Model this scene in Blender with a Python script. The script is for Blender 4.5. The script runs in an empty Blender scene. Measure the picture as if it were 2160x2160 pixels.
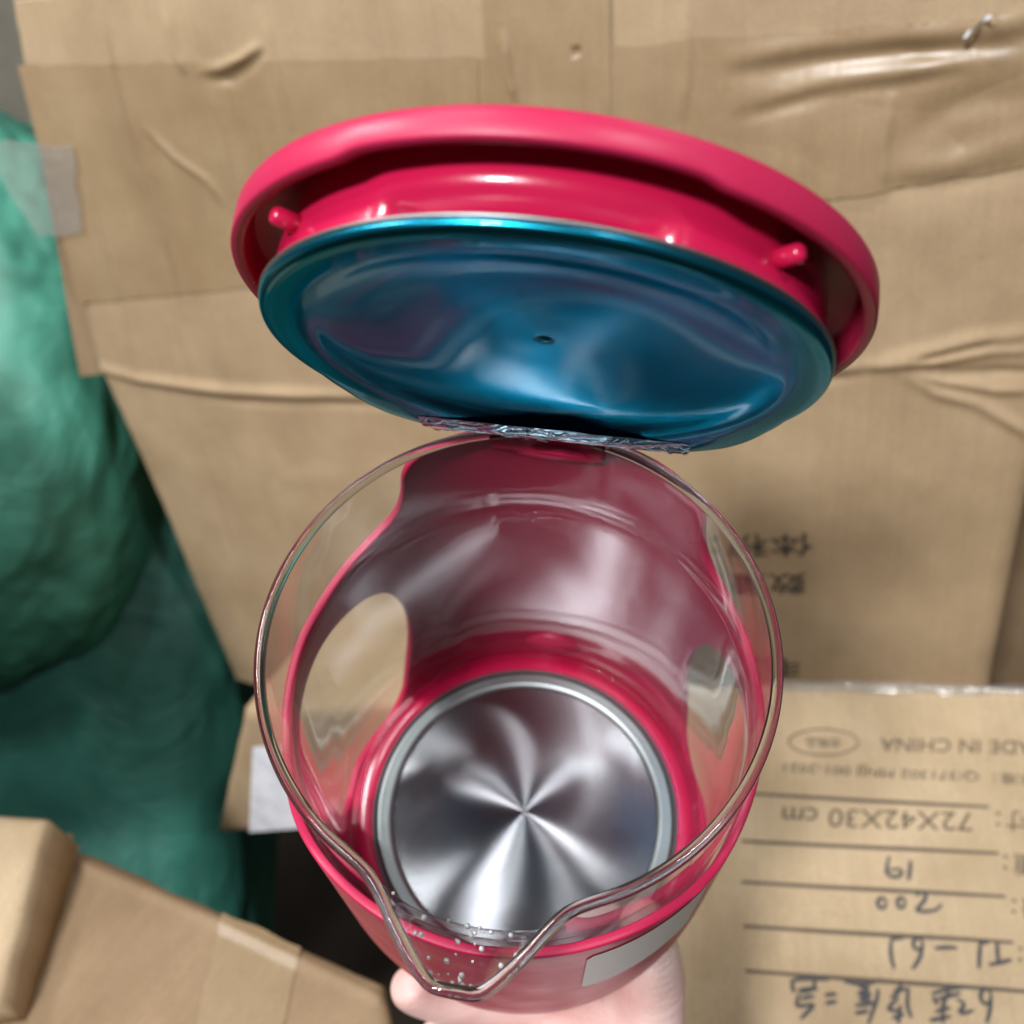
import bpy, bmesh, math, random
import numpy as np
from mathutils import Vector, Matrix, noise
from mathutils.geometry import delaunay_2d_cdt
random.seed(4)
PI = math.pi
sc = bpy.context.scene
col = sc.collection

# ------------------------------------------------------------------ camera
# measured frame: centimetres, x right, y down, z away from the lens
FOC = 2160.0
dn = Vector((444, 3550, 2160)).normalized()            # plumb line seen by the lens
CZ = Vector((-dn.x, dn.y, dn.z))                       # world up in lens axes (x right, y up, z back) after sign changes below
def lens(v): return Vector((v[0], -v[1], -v[2]))       # -> x right, y up, z back
UP = -lens(dn)
FW = (Vector((0, 0, -1)) - UP * Vector((0, 0, -1)).dot(UP)).normalized()
RT = FW.cross(UP)
ROT = Matrix((RT, FW, UP))                             # lens axes -> world axes
EYE = Vector((0, 0, 1.45))
def W(x, y, z): return ROT @ lens((x, y, z)) * 0.01 + EYE
def D(v): return (ROT @ lens(v)).normalized()
cam_d = bpy.data.cameras.new('camera'); cam = bpy.data.objects.new('camera', cam_d); col.objects.link(cam)
cam.matrix_world = Matrix.Translation(EYE) @ ROT.to_4x4()
cam_d.sensor_width = 36; cam_d.lens = 36; cam_d.clip_start = .02; cam_d.clip_end = 60
cam_d.dof.use_dof = True; cam_d.dof.focus_distance = .235; cam_d.dof.aperture_fstop = 13
sc.camera = cam

# ------------------------------------------------------------------ world, lamps, exposure
wd = bpy.data.worlds.new('World'); sc.world = wd; wd.use_nodes = True
wd.node_tree.nodes['Background'].inputs[0].default_value = (.92, .96, 1, 1)
wd.node_tree.nodes['Background'].inputs[1].default_value = .115
sc.view_settings.view_transform = 'Standard'; sc.view_settings.look = 'None'
sc.view_settings.exposure = -.22; sc.view_settings.gamma = 1
def lamp(name, pos, target, w, h, power, colr):
    l = bpy.data.lights.new(name, 'AREA'); l.shape = 'RECTANGLE'; l.size = w; l.size_y = h
    l.energy = power; l.color = colr
    o = bpy.data.objects.new(name, l); col.objects.link(o)
    o.location = pos; o.rotation_euler = (target - pos).to_track_quat('-Z', 'Y').to_euler()
    return o
TG = W(0, 4, 28)
lamp('hall_lamp', W(-64, -26, -132), TG, .22, .18, 44, (.98, .98, 1))
lamp('hall_lamp', W(55, -80, -112), TG, .22, .08, 9, (.93, .97, 1))
lamp('hall_lamp', W(-66, -150, -60), TG, .34, .08, 9, (.95, .98, 1))
lamp('hall_lamp', W(-72, -66, -100), TG, .20, .06, 5, (.95, .98, 1))
lamp('hall_lamp', W(-105, -90, -20), W(-35, -25, 55), .50, .14, 17, (.96, .98, 1))
lamp('hall_lamp', W(75, -165, -10), TG, .7, .10, 4, (.95, .98, 1))
sc.cycles.use_denoising = True
sc.cycles.max_bounces = 14; sc.cycles.transparent_max_bounces = 24; sc.cycles.transmission_bounces = 12
sc.cycles.glossy_bounces = 8; sc.cycles.diffuse_bounces = 4
sc.cycles.caustics_refractive = False; sc.cycles.caustics_reflective = False
sc.cycles.sample_clamp_indirect = 6

# ------------------------------------------------------------------ material helpers
class NT:
    def __init__(s, name):
        s.m = bpy.data.materials.new(name); s.m.use_nodes = True
        s.t = s.m.node_tree; s.b = s.t.nodes['Principled BSDF']; s.out = s.t.nodes['Material Output']
    def n(s, typ, **kw):
        nd = s.t.nodes.new(typ)
        for k, v in kw.items():
            if k.startswith('i_'):
                key = k[2:]; key = int(key) if key.isdigit() else key.replace('_', ' ')
                if hasattr(v, 'is_output') or isinstance(v, bpy.types.NodeSocket): s.t.links.new(v, nd.inputs[key])
                else: nd.inputs[key].default_value = v
            else: setattr(nd, k, v)
        return nd
    def l(s, a, b): s.t.links.new(a, b)
    def set(s, **kw):
        for k, v in kw.items():
            key = k.replace('_', ' ')
            if isinstance(v, bpy.types.NodeSocket): s.l(v, s.b.inputs[key])
            else: s.b.inputs[key].default_value = v
        return s
def ramp(nt, fac, stops):
    r = nt.n('ShaderNodeValToRGB'); nt.l(fac, r.inputs[0]); e = r.color_ramp.elements
    while len(e) < len(stops): e.new(.5)
    for k, (p, c) in enumerate(stops): e[k].position = p; e[k].color = (*c, 1)
    return r.outputs[0]
def mapped(nt, scale):
    tc = nt.n('ShaderNodeTexCoord'); mp = nt.n('ShaderNodeMapping'); mp.inputs['Scale'].default_value = scale
    nt.l(tc.outputs['Object'], mp.inputs[0]); return mp.outputs[0]

def cardboard(name, lo, hi, rough=.75, flute=(150, 4, 3), spec=.3, coat=0):
    nt = NT(name)
    a = nt.n('ShaderNodeTexNoise', i_Vector=mapped(nt, (1, 1, 1)), i_Scale=16, i_Detail=6, i_Roughness=.6)
    f = nt.n('ShaderNodeTexNoise', i_Vector=mapped(nt, flute), i_Scale=2, i_Detail=3)
    g = nt.n('ShaderNodeTexNoise', i_Vector=mapped(nt, (1, 1, 1)), i_Scale=900, i_Detail=2)
    c = ramp(nt, a.outputs[0], [(.3, lo), (.7, hi)])
    mx = nt.n('ShaderNodeMixRGB', blend_type='OVERLAY', i_0=.10, i_1=c, i_2=f.outputs[0])
    m2 = nt.n('ShaderNodeMixRGB', blend_type='OVERLAY', i_0=.25, i_1=mx.outputs[0], i_2=g.outputs[0])
    ad = nt.n('ShaderNodeMath', operation='ADD', i_0=f.outputs[0], i_1=a.outputs[0])
    bp = nt.n('ShaderNodeBump', i_Strength=.15, i_Distance=.001, i_Height=ad.outputs[0])
    nt.set(Base_Color=m2.outputs[0], Roughness=rough, Normal=bp.outputs[0])
    nt.b.inputs['Specular IOR Level'].default_value = spec
    nt.b.inputs['Coat Weight'].default_value = coat; nt.b.inputs['Coat Roughness'].default_value = .3
    return nt.m
M = {}
M['card'] = cardboard('cardboard', (.30, .208, .118), (.395, .287, .172))
M['card_light'] = cardboard('pale_cardboard', (.38, .275, .16), (.50, .38, .24))
M['card_brown'] = cardboard('brown_cardboard', (.23, .15, .082), (.31, .212, .124))
M['tape'] = cardboard('brown_tape', (.26, .175, .092), (.335, .238, .137), rough=.36, spec=.5, coat=.25)
M['card_shaded'] = cardboard('shaded_cardboard', (.11, .095, .075), (.16, .14, .11))  # cardboard darkened to hold the shade of the top left gap
def simple(name, c, rough=.5, metal=0, spec=.5, coat=0, sss=0):
    nt = NT(name); nt.set(Base_Color=(*c, 1), Roughness=rough, Metallic=metal)
    nt.b.inputs['Specular IOR Level'].default_value = spec
    nt.b.inputs['Coat Weight'].default_value = coat; nt.b.inputs['Coat Roughness'].default_value = .08
    if sss:
        nt.b.inputs['Subsurface Weight'].default_value = sss; nt.b.inputs['Subsurface Radius'].default_value = (.012, .003, .002)
        nt.b.inputs['Subsurface Scale'].default_value = .3
    return nt
def plastic(name, c, rough, coat=0.0):
    nt = simple(name, c, rough, coat=coat)
    a = nt.n('ShaderNodeTexNoise', i_Vector=mapped(nt, (1, 1, 1)), i_Scale=60, i_Detail=5)
    r = nt.n('ShaderNodeMapRange', i_1=.3, i_2=.7, i_3=rough - .05, i_4=rough + .07); nt.l(a.outputs[0], r.inputs[0])
    nt.l(r.outputs[0], nt.b.inputs['Roughness'])
    g = nt.n('ShaderNodeTexNoise', i_Vector=mapped(nt, (1, 1, 1)), i_Scale=1500, i_Detail=1)
    bp = nt.n('ShaderNodeBump', i_Strength=.06, i_Distance=.0004, i_Height=g.outputs[0]); nt.l(bp.outputs[0], nt.b.inputs['Normal'])
    return nt.m
M['pink'] = plastic('pink_plastic', (.43, .015, .064), .38); M['pink'].node_tree.nodes['Principled BSDF'].inputs['Specular IOR Level'].default_value = .36
M['pink_gloss'] = plastic('glossy_pink_plastic', (.50, .009, .060), .22, .3)
M['ink'] = simple('black_ink', (.035, .03, .03), .7).m
M['marker'] = simple('marker_ink', (.05, .05, .055), .6).m
M['faint_ink'] = simple('faded_ink', (.10, .075, .05), .75).m
def paper():
    nt = simple('white_paper', (.74, .75, .78), .55)
    a = nt.n('ShaderNodeTexNoise', i_Vector=mapped(nt, (1, 1, 1)), i_Scale=70, i_Detail=4)
    nt.l(ramp(nt, a.outputs[0], [(.35, (.62, .63, .67)), (.6, (.78, .79, .82))]), nt.b.inputs['Base Color']); return nt.m
M['paper'] = paper()
M['sticker'] = simple('sticker_paper', (.82, .79, .74), .6).m
def brushed():
    nt = NT('brushed_steel')
    tg = nt.n('ShaderNodeTangent', direction_type='RADIAL', axis='Z')
    tc = nt.n('ShaderNodeTexCoord'); sx = nt.n('ShaderNodeSeparateXYZ'); nt.l(tc.outputs['Object'], sx.inputs[0])
    h = nt.n('ShaderNodeMath', operation='POWER', i_1=2.0); nt.l(sx.outputs[0], h.inputs[0])
    h2 = nt.n('ShaderNodeMath', operation='POWER', i_1=2.0); nt.l(sx.outputs[1], h2.inputs[0])
    ad = nt.n('ShaderNodeMath', operation='ADD', i_0=h.outputs[0], i_1=h2.outputs[0])
    rr = nt.n('ShaderNodeMath', operation='SQRT', i_0=ad.outputs[0])
    ns = nt.n('ShaderNodeTexNoise', noise_dimensions='1D', i_Scale=2600, i_Detail=3); nt.l(rr.outputs[0], ns.inputs['W'])
    bl = nt.n('ShaderNodeTexNoise', i_Vector=tc.outputs['Object'], i_Scale=28, i_Detail=2)
    mr = nt.n('ShaderNodeMapRange', i_3=.22, i_4=.27); nt.l(ns.outputs[0], mr.inputs[0])
    bp = nt.n('ShaderNodeBump', i_Strength=.035, i_Distance=.0002, i_Height=ns.outputs[0])
    nt.set(Base_Color=(.44, .44, .465, 1), Metallic=1.0, Roughness=mr.outputs[0], Anisotropic=1.0, Normal=bp.outputs[0])
    nt.l(tg.outputs[0], nt.b.inputs['Tangent'])
    return nt.m
M['brushed'] = brushed()
M['steel'] = simple('polished_steel', (.30, .32, .32), .42, 1).m
M['dark_seal'] = simple('dark_grey_silicone', (.06, .06, .065), .5).m
def film():
    nt = NT('blue_film_steel')
    lw = nt.n('ShaderNodeLayerWeight', i_Blend=.5)
    c = ramp(nt, lw.outputs['Facing'], [(.0, (.006, .18, .26)), (.45, (.008, .22, .33)), (.8, (.02, .25, .42)), (1, (.05, .42, .58))])
    a = nt.n('ShaderNodeTexNoise', i_Vector=mapped(nt, (1, 1, 1)), i_Scale=30, i_Detail=1, i_Distortion=.5)
    bp = nt.n('ShaderNodeBump', i_Strength=.025, i_Distance=.0012, i_Height=a.outputs[0])
    tg = nt.n('ShaderNodeTangent', direction_type='RADIAL', axis='Z')
    nt.set(Base_Color=c, Metallic=1.0, Roughness=.25, Anisotropic=.7)
    nt.b.inputs['Specular Tint'].default_value = (.04, .52, .68, 1)
    nt.l(tg.outputs[0], nt.b.inputs['Tangent'])
    nt.b.inputs['Coat Weight'].default_value = .35; nt.b.inputs['Coat Roughness'].default_value = .04
    nt.l(bp.outputs[0], nt.b.inputs['Coat Normal'])
    return nt.m
M['film'] = film()
M['film_fold'] = simple('clear_blue_film', (.015, .17, .27), .14, .8, coat=1).m
def wallglass():
    nt = NT('clear_glass_wall'); nt.t.nodes.remove(nt.b)
    a = nt.n('ShaderNodeTexNoise', i_Vector=mapped(nt, (1, 1, .45)), i_Scale=24, i_Detail=1.5, i_Distortion=1.0)
    bp = nt.n('ShaderNodeBump', i_Strength=.45, i_Distance=.0016, i_Height=a.outputs[0])
    lw = nt.n('ShaderNodeLayerWeight', i_Blend=.5, i_Normal=bp.outputs[0])
    pw = nt.n('ShaderNodeMath', operation='POWER', i_0=lw.outputs['Facing'], i_1=5.5)
    fr = nt.n('ShaderNodeMath', operation='MULTIPLY_ADD', i_0=pw.outputs[0], i_1=.75, i_2=.055)
    tr = nt.n('ShaderNodeBsdfTransparent', i_Color=(.975, .985, .98, 1))
    gl = nt.n('ShaderNodeBsdfGlossy', i_Color=(1, 1, 1, 1), i_Roughness=.008, i_Normal=bp.outputs[0])
    mx = nt.n('ShaderNodeMixShader', i_0=fr.outputs[0], i_1=tr.outputs[0], i_2=gl.outputs[0])
    nt.l(mx.outputs[0], nt.out.inputs[0]); return nt.m
M['glass_wall'] = wallglass()
def solidglass():
    nt = NT('glass_rim'); nt.t.nodes.remove(nt.b)
    g = nt.n('ShaderNodeBsdfGlass', i_Color=(.92, .92, .92, 1), i_Roughness=0.0, i_IOR=1.47)
    nt.l(g.outputs[0], nt.out.inputs[0]); return nt.m
M['glass'] = solidglass()
M['drop'] = simple('water_drop', (.9, .92, .95), .05, coat=1).m; M['drop'].node_tree.nodes['Principled BSDF'].inputs['Transmission Weight'].default_value = .6
def cleartape():
    nt = NT('clear_tape'); nt.t.nodes.remove(nt.b)
    a = nt.n('ShaderNodeTexNoise', i_Vector=mapped(nt, (1, 1, 1)), i_Scale=90, i_Detail=4)
    bp = nt.n('ShaderNodeBump', i_Strength=.6, i_Distance=.002, i_Height=a.outputs[0])
    tr = nt.n('ShaderNodeBsdfTransparent', i_Color=(.9, .9, .88, 1))
    df = nt.n('ShaderNodeBsdfDiffuse', i_Color=(.6, .58, .54, 1), i_Normal=bp.outputs[0])
    gl = nt.n('ShaderNodeBsdfGlossy', i_Roughness=.15, i_Normal=bp.outputs[0])
    m1 = nt.n('ShaderNodeMixShader', i_0=.24, i_1=tr.outputs[0], i_2=df.outputs[0])
    m2 = nt.n('ShaderNodeMixShader', i_0=.12, i_1=m1.outputs[0], i_2=gl.outputs[0])
    nt.l(m2.outputs[0], nt.out.inputs[0]); return nt.m
M['clear_tape'] = cleartape()
def sackmat(name, lo, hi):
    nt = NT(name)
    mp = mapped(nt, (1, 1, 1))
    w1 = nt.n('ShaderNodeTexWave', i_Vector=mp, i_Scale=170, i_Distortion=1.5, bands_direction='X')
    w2 = nt.n('ShaderNodeTexWave', i_Vector=mp, i_Scale=170, i_Distortion=1.5, bands_direction='Z')
    mu = nt.n('ShaderNodeMath', operation='MULTIPLY', i_0=w1.outputs[1], i_1=w2.outputs[1])
    a = nt.n('ShaderNodeTexNoise', i_Vector=mp, i_Scale=13, i_Detail=6, i_Distortion=.8)
    c = ramp(nt, a.outputs[0], [(.3, lo), (.72, hi)])
    bp = nt.n('ShaderNodeBump', i_Strength=.25, i_Distance=.001, i_Height=mu.outputs[0])
    b2 = nt.n('ShaderNodeBump', i_Strength=.7, i_Distance=.012, i_Height=a.outputs[0], i_Normal=bp.outputs[0])
    nt.set(Base_Color=c, Roughness=.5, Normal=b2.outputs[0]); return nt.m
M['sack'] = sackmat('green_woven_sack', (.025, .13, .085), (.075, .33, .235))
M['sack_shaded'] = sackmat('shaded_green_woven_sack', (.02, .12, .09), (.05, .25, .19))  # darker copy of the sack material, the lower sack's shade in its colour
def skin():
    nt = simple('skin', (.80, .56, .50), .48, sss=.25)
    a = nt.n('ShaderNodeTexNoise', i_Vector=mapped(nt, (1, 1, 1)), i_Scale=38, i_Detail=4)
    nt.l(ramp(nt, a.outputs[0], [(.3, (.72, .42, .37)), (.65, (.82, .60, .55))]), nt.b.inputs['Base Color'])
    g = nt.n('ShaderNodeTexVoronoi', i_Vector=mapped(nt, (1, 1, 1)), i_Scale=900)
    w = nt.n('ShaderNodeTexNoise', i_Vector=mapped(nt, (.3, .3, 1)), i_Scale=150, i_Detail=4, i_Distortion=1)
    ad = nt.n('ShaderNodeMath', operation='MULTIPLY_ADD', i_0=g.outputs[0], i_1=.2, i_2=w.outputs[0])
    bp = nt.n('ShaderNodeBump', i_Strength=.5, i_Distance=.0016, i_Height=ad.outputs[0]); nt.l(bp.outputs[0], nt.b.inputs['Normal'])
    return nt.m
M['skin'] = skin()
M['nail'] = simple('finger_nail', (.85, .60, .57), .25, coat=.4).m
M['cloth'] = simple('pale_cloth', (.72, .74, .78), .9).m
def floormat():
    nt = simple('shade_brown_floor', (.05, .045, .04), .85)
    a = nt.n('ShaderNodeTexNoise', i_Vector=mapped(nt, (1, 1, 1)), i_Scale=9, i_Detail=8)
    nt.l(ramp(nt, a.outputs[0], [(.3, (.040, .027, .018)), (.7, (.065, .046, .030))]), nt.b.inputs['Base Color']); return nt.m  # dark brown stands in for the shade in the gap between cartons
M['floor'] = floormat()

# ------------------------------------------------------------------ object helpers
def link(name, me, mat, parent=None, smooth=True):
    o = bpy.data.objects.new(name, me); col.objects.link(o)
    if mat: me.materials.append(mat)
    if smooth:
        for p in me.polygons: p.use_smooth = True
    if parent: o.parent = parent
    return o
def mesh(name, vs, fs, mat, parent=None, smooth=True):
    me = bpy.data.meshes.new(name); me.from_pydata([tuple(v) for v in vs], [], fs); me.update()
    bm = bmesh.new(); bm.from_mesh(me); bmesh.ops.recalc_face_normals(bm, faces=bm.faces); bm.to_mesh(me); bm.free()
    return link(name, me, mat, parent, smooth)
def tag(o, label=None, cat=None, group=None, kind=None):
    if label: o['label'] = label
    if cat: o['category'] = cat
    if group: o['group'] = group
    if kind: o['kind'] = kind
    return o
def empty(name, mw, label, cat, group=None):
    o = bpy.data.objects.new(name, None); col.objects.link(o); o.matrix_world = mw; o.empty_display_size = .05
    return tag(o, label, cat, group)
def mod(o, typ, **kw):
    m = o.modifiers.new(typ.lower(), typ)
    for k, v in kw.items(): setattr(m, k, v)
    return m
def lathe(name, prof, mat, parent, seg=160, close=False, fn=None):
    vs, fs = [], []; n = len(prof)
    for k in range(seg):
        a = 2 * PI * k / seg
        for (r, z) in prof:
            if fn: r, z = fn(r, z, a)
            vs.append((r * math.sin(a), r * math.cos(a), z))
    m = n if close else n - 1
    for k in range(seg):
        k2 = (k + 1) % seg
        for j in range(m):
            j2 = (j + 1) % n
            fs.append((k * n + j, k * n + j2, k2 * n + j2, k2 * n + j))
    o = mesh(name, vs, fs, mat, parent)
    bm = bmesh.new(); bm.from_mesh(o.data); bmesh.ops.remove_doubles(bm, verts=bm.verts, dist=1e-6)
    bmesh.ops.recalc_face_normals(bm, faces=bm.faces); bm.to_mesh(o.data); bm.free()
    return o
def tube(name, pts, rad, mat, parent, closed=False, seg=10):
    vs, fs = [], []; n = len(pts); P = [Vector(p) for p in pts]
    ref = Vector((0, 0, 1))
    for k in range(n):
        if closed: t = P[(k + 1) % n] - P[k - 1]
        else: t = P[min(k + 1, n - 1)] - P[max(k - 1, 0)]
        t.normalize(); a = t.cross(ref)
        if a.length < .05: a = t.cross(Vector((1, 0, 0)))
        a.normalize(); b = t.cross(a); r = rad[k] if isinstance(rad, (list, tuple)) else rad
        for j in range(seg):
            q = 2 * PI * j / seg; vs.append(P[k] + (a * math.cos(q) + b * math.sin(q)) * r)
    for k in range(n if closed else n - 1):
        k2 = (k + 1) % n
        for j in range(seg): fs.append((k * seg + j, k * seg + (j + 1) % seg, k2 * seg + (j + 1) % seg, k2 * seg + j))
    if not closed: fs.append(tuple(range(seg))); fs.append(tuple((n - 1) * seg + j for j in range(seg)))
    return mesh(name, vs, fs, mat, parent)
def lerp_keys(keys, x):
    if x <= keys[0][0]: return keys[0][1]
    for (a, va), (b, vb) in zip(keys, keys[1:]):
        if x <= b:
            t = (x - a) / (b - a); t = t * t * (3 - 2 * t) if len(keys) < 0 else t
            return va + (vb - va) * t
    return keys[-1][1]
def catmull(pts, n=8, closed=True):
    out = []; m = len(pts)
    for i in range(m if closed else m - 1):
        g = (lambda k: pts[k % m]) if closed else (lambda k: pts[max(0, min(m - 1, k))])
        p0, p1, p2, p3 = (Vector(g(i + k)) for k in (-1, 0, 1, 2))
        for k in range(n):
            t = k / n
            out.append(.5 * ((2 * p1) + (p2 - p0) * t + (2 * p0 - 5 * p1 + 4 * p2 - p3) * t * t + (3 * p1 - p0 - 3 * p2 + p3) * t ** 3))
    if not closed: out.append(Vector(pts[-1]))
    return out

# a flat face of a carton: origin, right and down directions in lens axes (cm)
class Face:
    def __init__(s, px, depth, right, down):
        s.o = Vector(((px[0] - 1080) / FOC * depth, (px[1] - 1080) / FOC * depth, depth))
        s.r = Vector(right).normalized(); dv = Vector(down); s.d = (dv - s.r * dv.dot(s.r)).normalized()
        s.n = s.r.cross(s.d)
        if s.n.z > 0: s.n = -s.n                                  # towards the lens
        s.R, s.Dn, s.N = D(s.r), D(s.d), D(s.n)
        s.O = W(*s.o)
        # local frame: X right, Y up, Z out of the face
        s.M = Matrix((( s.R.x, -s.Dn.x, s.N.x, s.O.x), (s.R.y, -s.Dn.y, s.N.y, s.O.y), (s.R.z, -s.Dn.z, s.N.z, s.O.z), (0, 0, 0, 1)))
    def uv(s, px, py):                                            # where the sight line meets the face (metres, local x/y)
        v = Vector(((px - 1080) / FOC, (py - 1080) / FOC, 1)); k = s.o.dot(s.n) / v.dot(s.n); p = v * k - s.o
        return Vector((p.dot(s.r) * .01, -p.dot(s.d) * .01))

def seg_dist(p, poly, par=False):
    best = 9; u = 0
    for k, (a, b) in enumerate(zip(poly, poly[1:])):
        ab = b - a; t = max(0, min(1, (p - a).dot(ab) / ab.length_squared)); q = (p - (a + ab * t)).length
        if q < best: best = q; u = (k + t) / (len(poly) - 1)
    return (best, u) if par else best
def text_on(face, root, body, pr, pl, h_px, mat, name='printed_text', lift=.0004):
    """flat print upside down on a face: pr = pixel where the line starts (right), pl = where it ends (left)"""
    cu = bpy.data.curves.new('t', 'FONT'); cu.body = body; cu.size = 1; cu.resolution_u = 3
    t = bpy.data.objects.new('t', cu); col.objects.link(t)
    bpy.context.view_layer.update()
    me = bpy.data.meshes.new_from_object(t.evaluated_get(bpy.context.evaluated_depsgraph_get()))
    bpy.data.objects.remove(t)
    xs = [v.co.x for v in me.vertices]; ys = [v.co.y for v in me.vertices]
    if not xs: return
    x0, x1, y0, y1 = min(xs), max(xs), min(ys), max(ys)
    a, b = face.uv(*pr), face.uv(*pl); c = face.uv(pr[0], pr[1] + h_px)
    ex = b - a; ey = c - a
    for v in me.vertices:
        p = a + ex * ((v.co.x - x0) / (x1 - x0)) + ey * ((v.co.y - y0) / (y1 - y0))
        v.co = (p.x, p.y, face_h(face, p) + lift)
    return link(name, me, mat, root, False)
def face_h(face, p): return face.h(p) if hasattr(face, 'h') else 0.0
def stroke(face, px, wid, lift=.0005, V=None, Fc=None):
    P = [face.uv(*q) for q in px]; n = len(P); base = len(V)
    for k in range(n):
        t = P[min(k + 1, n - 1)] - P[max(k - 1, 0)]; t = t.normalized() if t.length else Vector((1, 0)); q = Vector((-t.y, t.x))
        w = wid * (.55 + .45 * math.sin(PI * (k + .6) / (n + .2)))
        for sgn in (-1, 1):
            p = P[k] + q * sgn * w; V.append((p.x, p.y, face_h(face, p) + lift))
    for k in range(n - 1): Fc.append((base + 2 * k, base + 2 * k + 1, base + 2 * k + 3, base + 2 * k + 2))
def strokes(face, root, L, wid, mat, name, tr=lambda p: p, smooth=True):
    V, Fc = [], []
    for s in L:
        pts = [tr(p) for p in s]
        if smooth and len(pts) > 2: pts = [tuple(v) for v in catmull([Vector(p) for p in pts], 5, False)]
        elif len(pts) == 2: pts = [tuple(Vector(pts[0]).lerp(Vector(pts[1]), k / 6)) for k in range(7)]
        stroke(face, pts, wid, V=V, Fc=Fc)
    return mesh(name, V, Fc, mat, root, False)
def ell(cx, cy, rx, ry, n=14): return [(cx + rx * math.cos(2 * PI * k / n), cy + ry * math.sin(2 * PI * k / n)) for k in range(n + 1)]

def patch(face, name, quad, mat, root, nx, ny, lift, edge_noise=0.0, thick=None):
    """a sheet lying on a face, bounded by four pixels (tl, tr, br, bl)"""
    q = [face.uv(*p) for p in quad]; V, Fc = [], []
    for j in range(ny + 1):
        for i in range(nx + 1):
            u, v = i / nx, j / ny
            p = (q[0] * (1 - u) + q[1] * u) * (1 - v) + (q[3] * (1 - u) + q[2] * u) * v
            if edge_noise and (i in (0, nx) or j in (0, ny)):
                p = p + Vector((noise.noise(Vector((p.x * 60, p.y * 60, 3))), noise.noise(Vector((p.x * 60, p.y * 60, 9))))) * edge_noise
            V.append((p.x, p.y, face_h(face, p) + lift))
    for j in range(ny):
        for i in range(nx):
            a = j * (nx + 1) + i; Fc.append((a, a + 1, a + nx + 2, a + nx + 1))
    o = mesh(name, V, Fc, mat, root)
    return o

# ------------------------------------------------------------------ the setting: floor
def ground():
    z = -.02
    bm = bmesh.new(); bmesh.ops.create_grid(bm, x_segments=8, y_segments=8, size=6)
    me = bpy.data.meshes.new('floor'); bm.to_mesh(me); bm.free()
    o = link('floor', me, M['floor'], None, False); o.location = (0, 1, z); tag(o, kind='structure')
ground()

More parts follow.
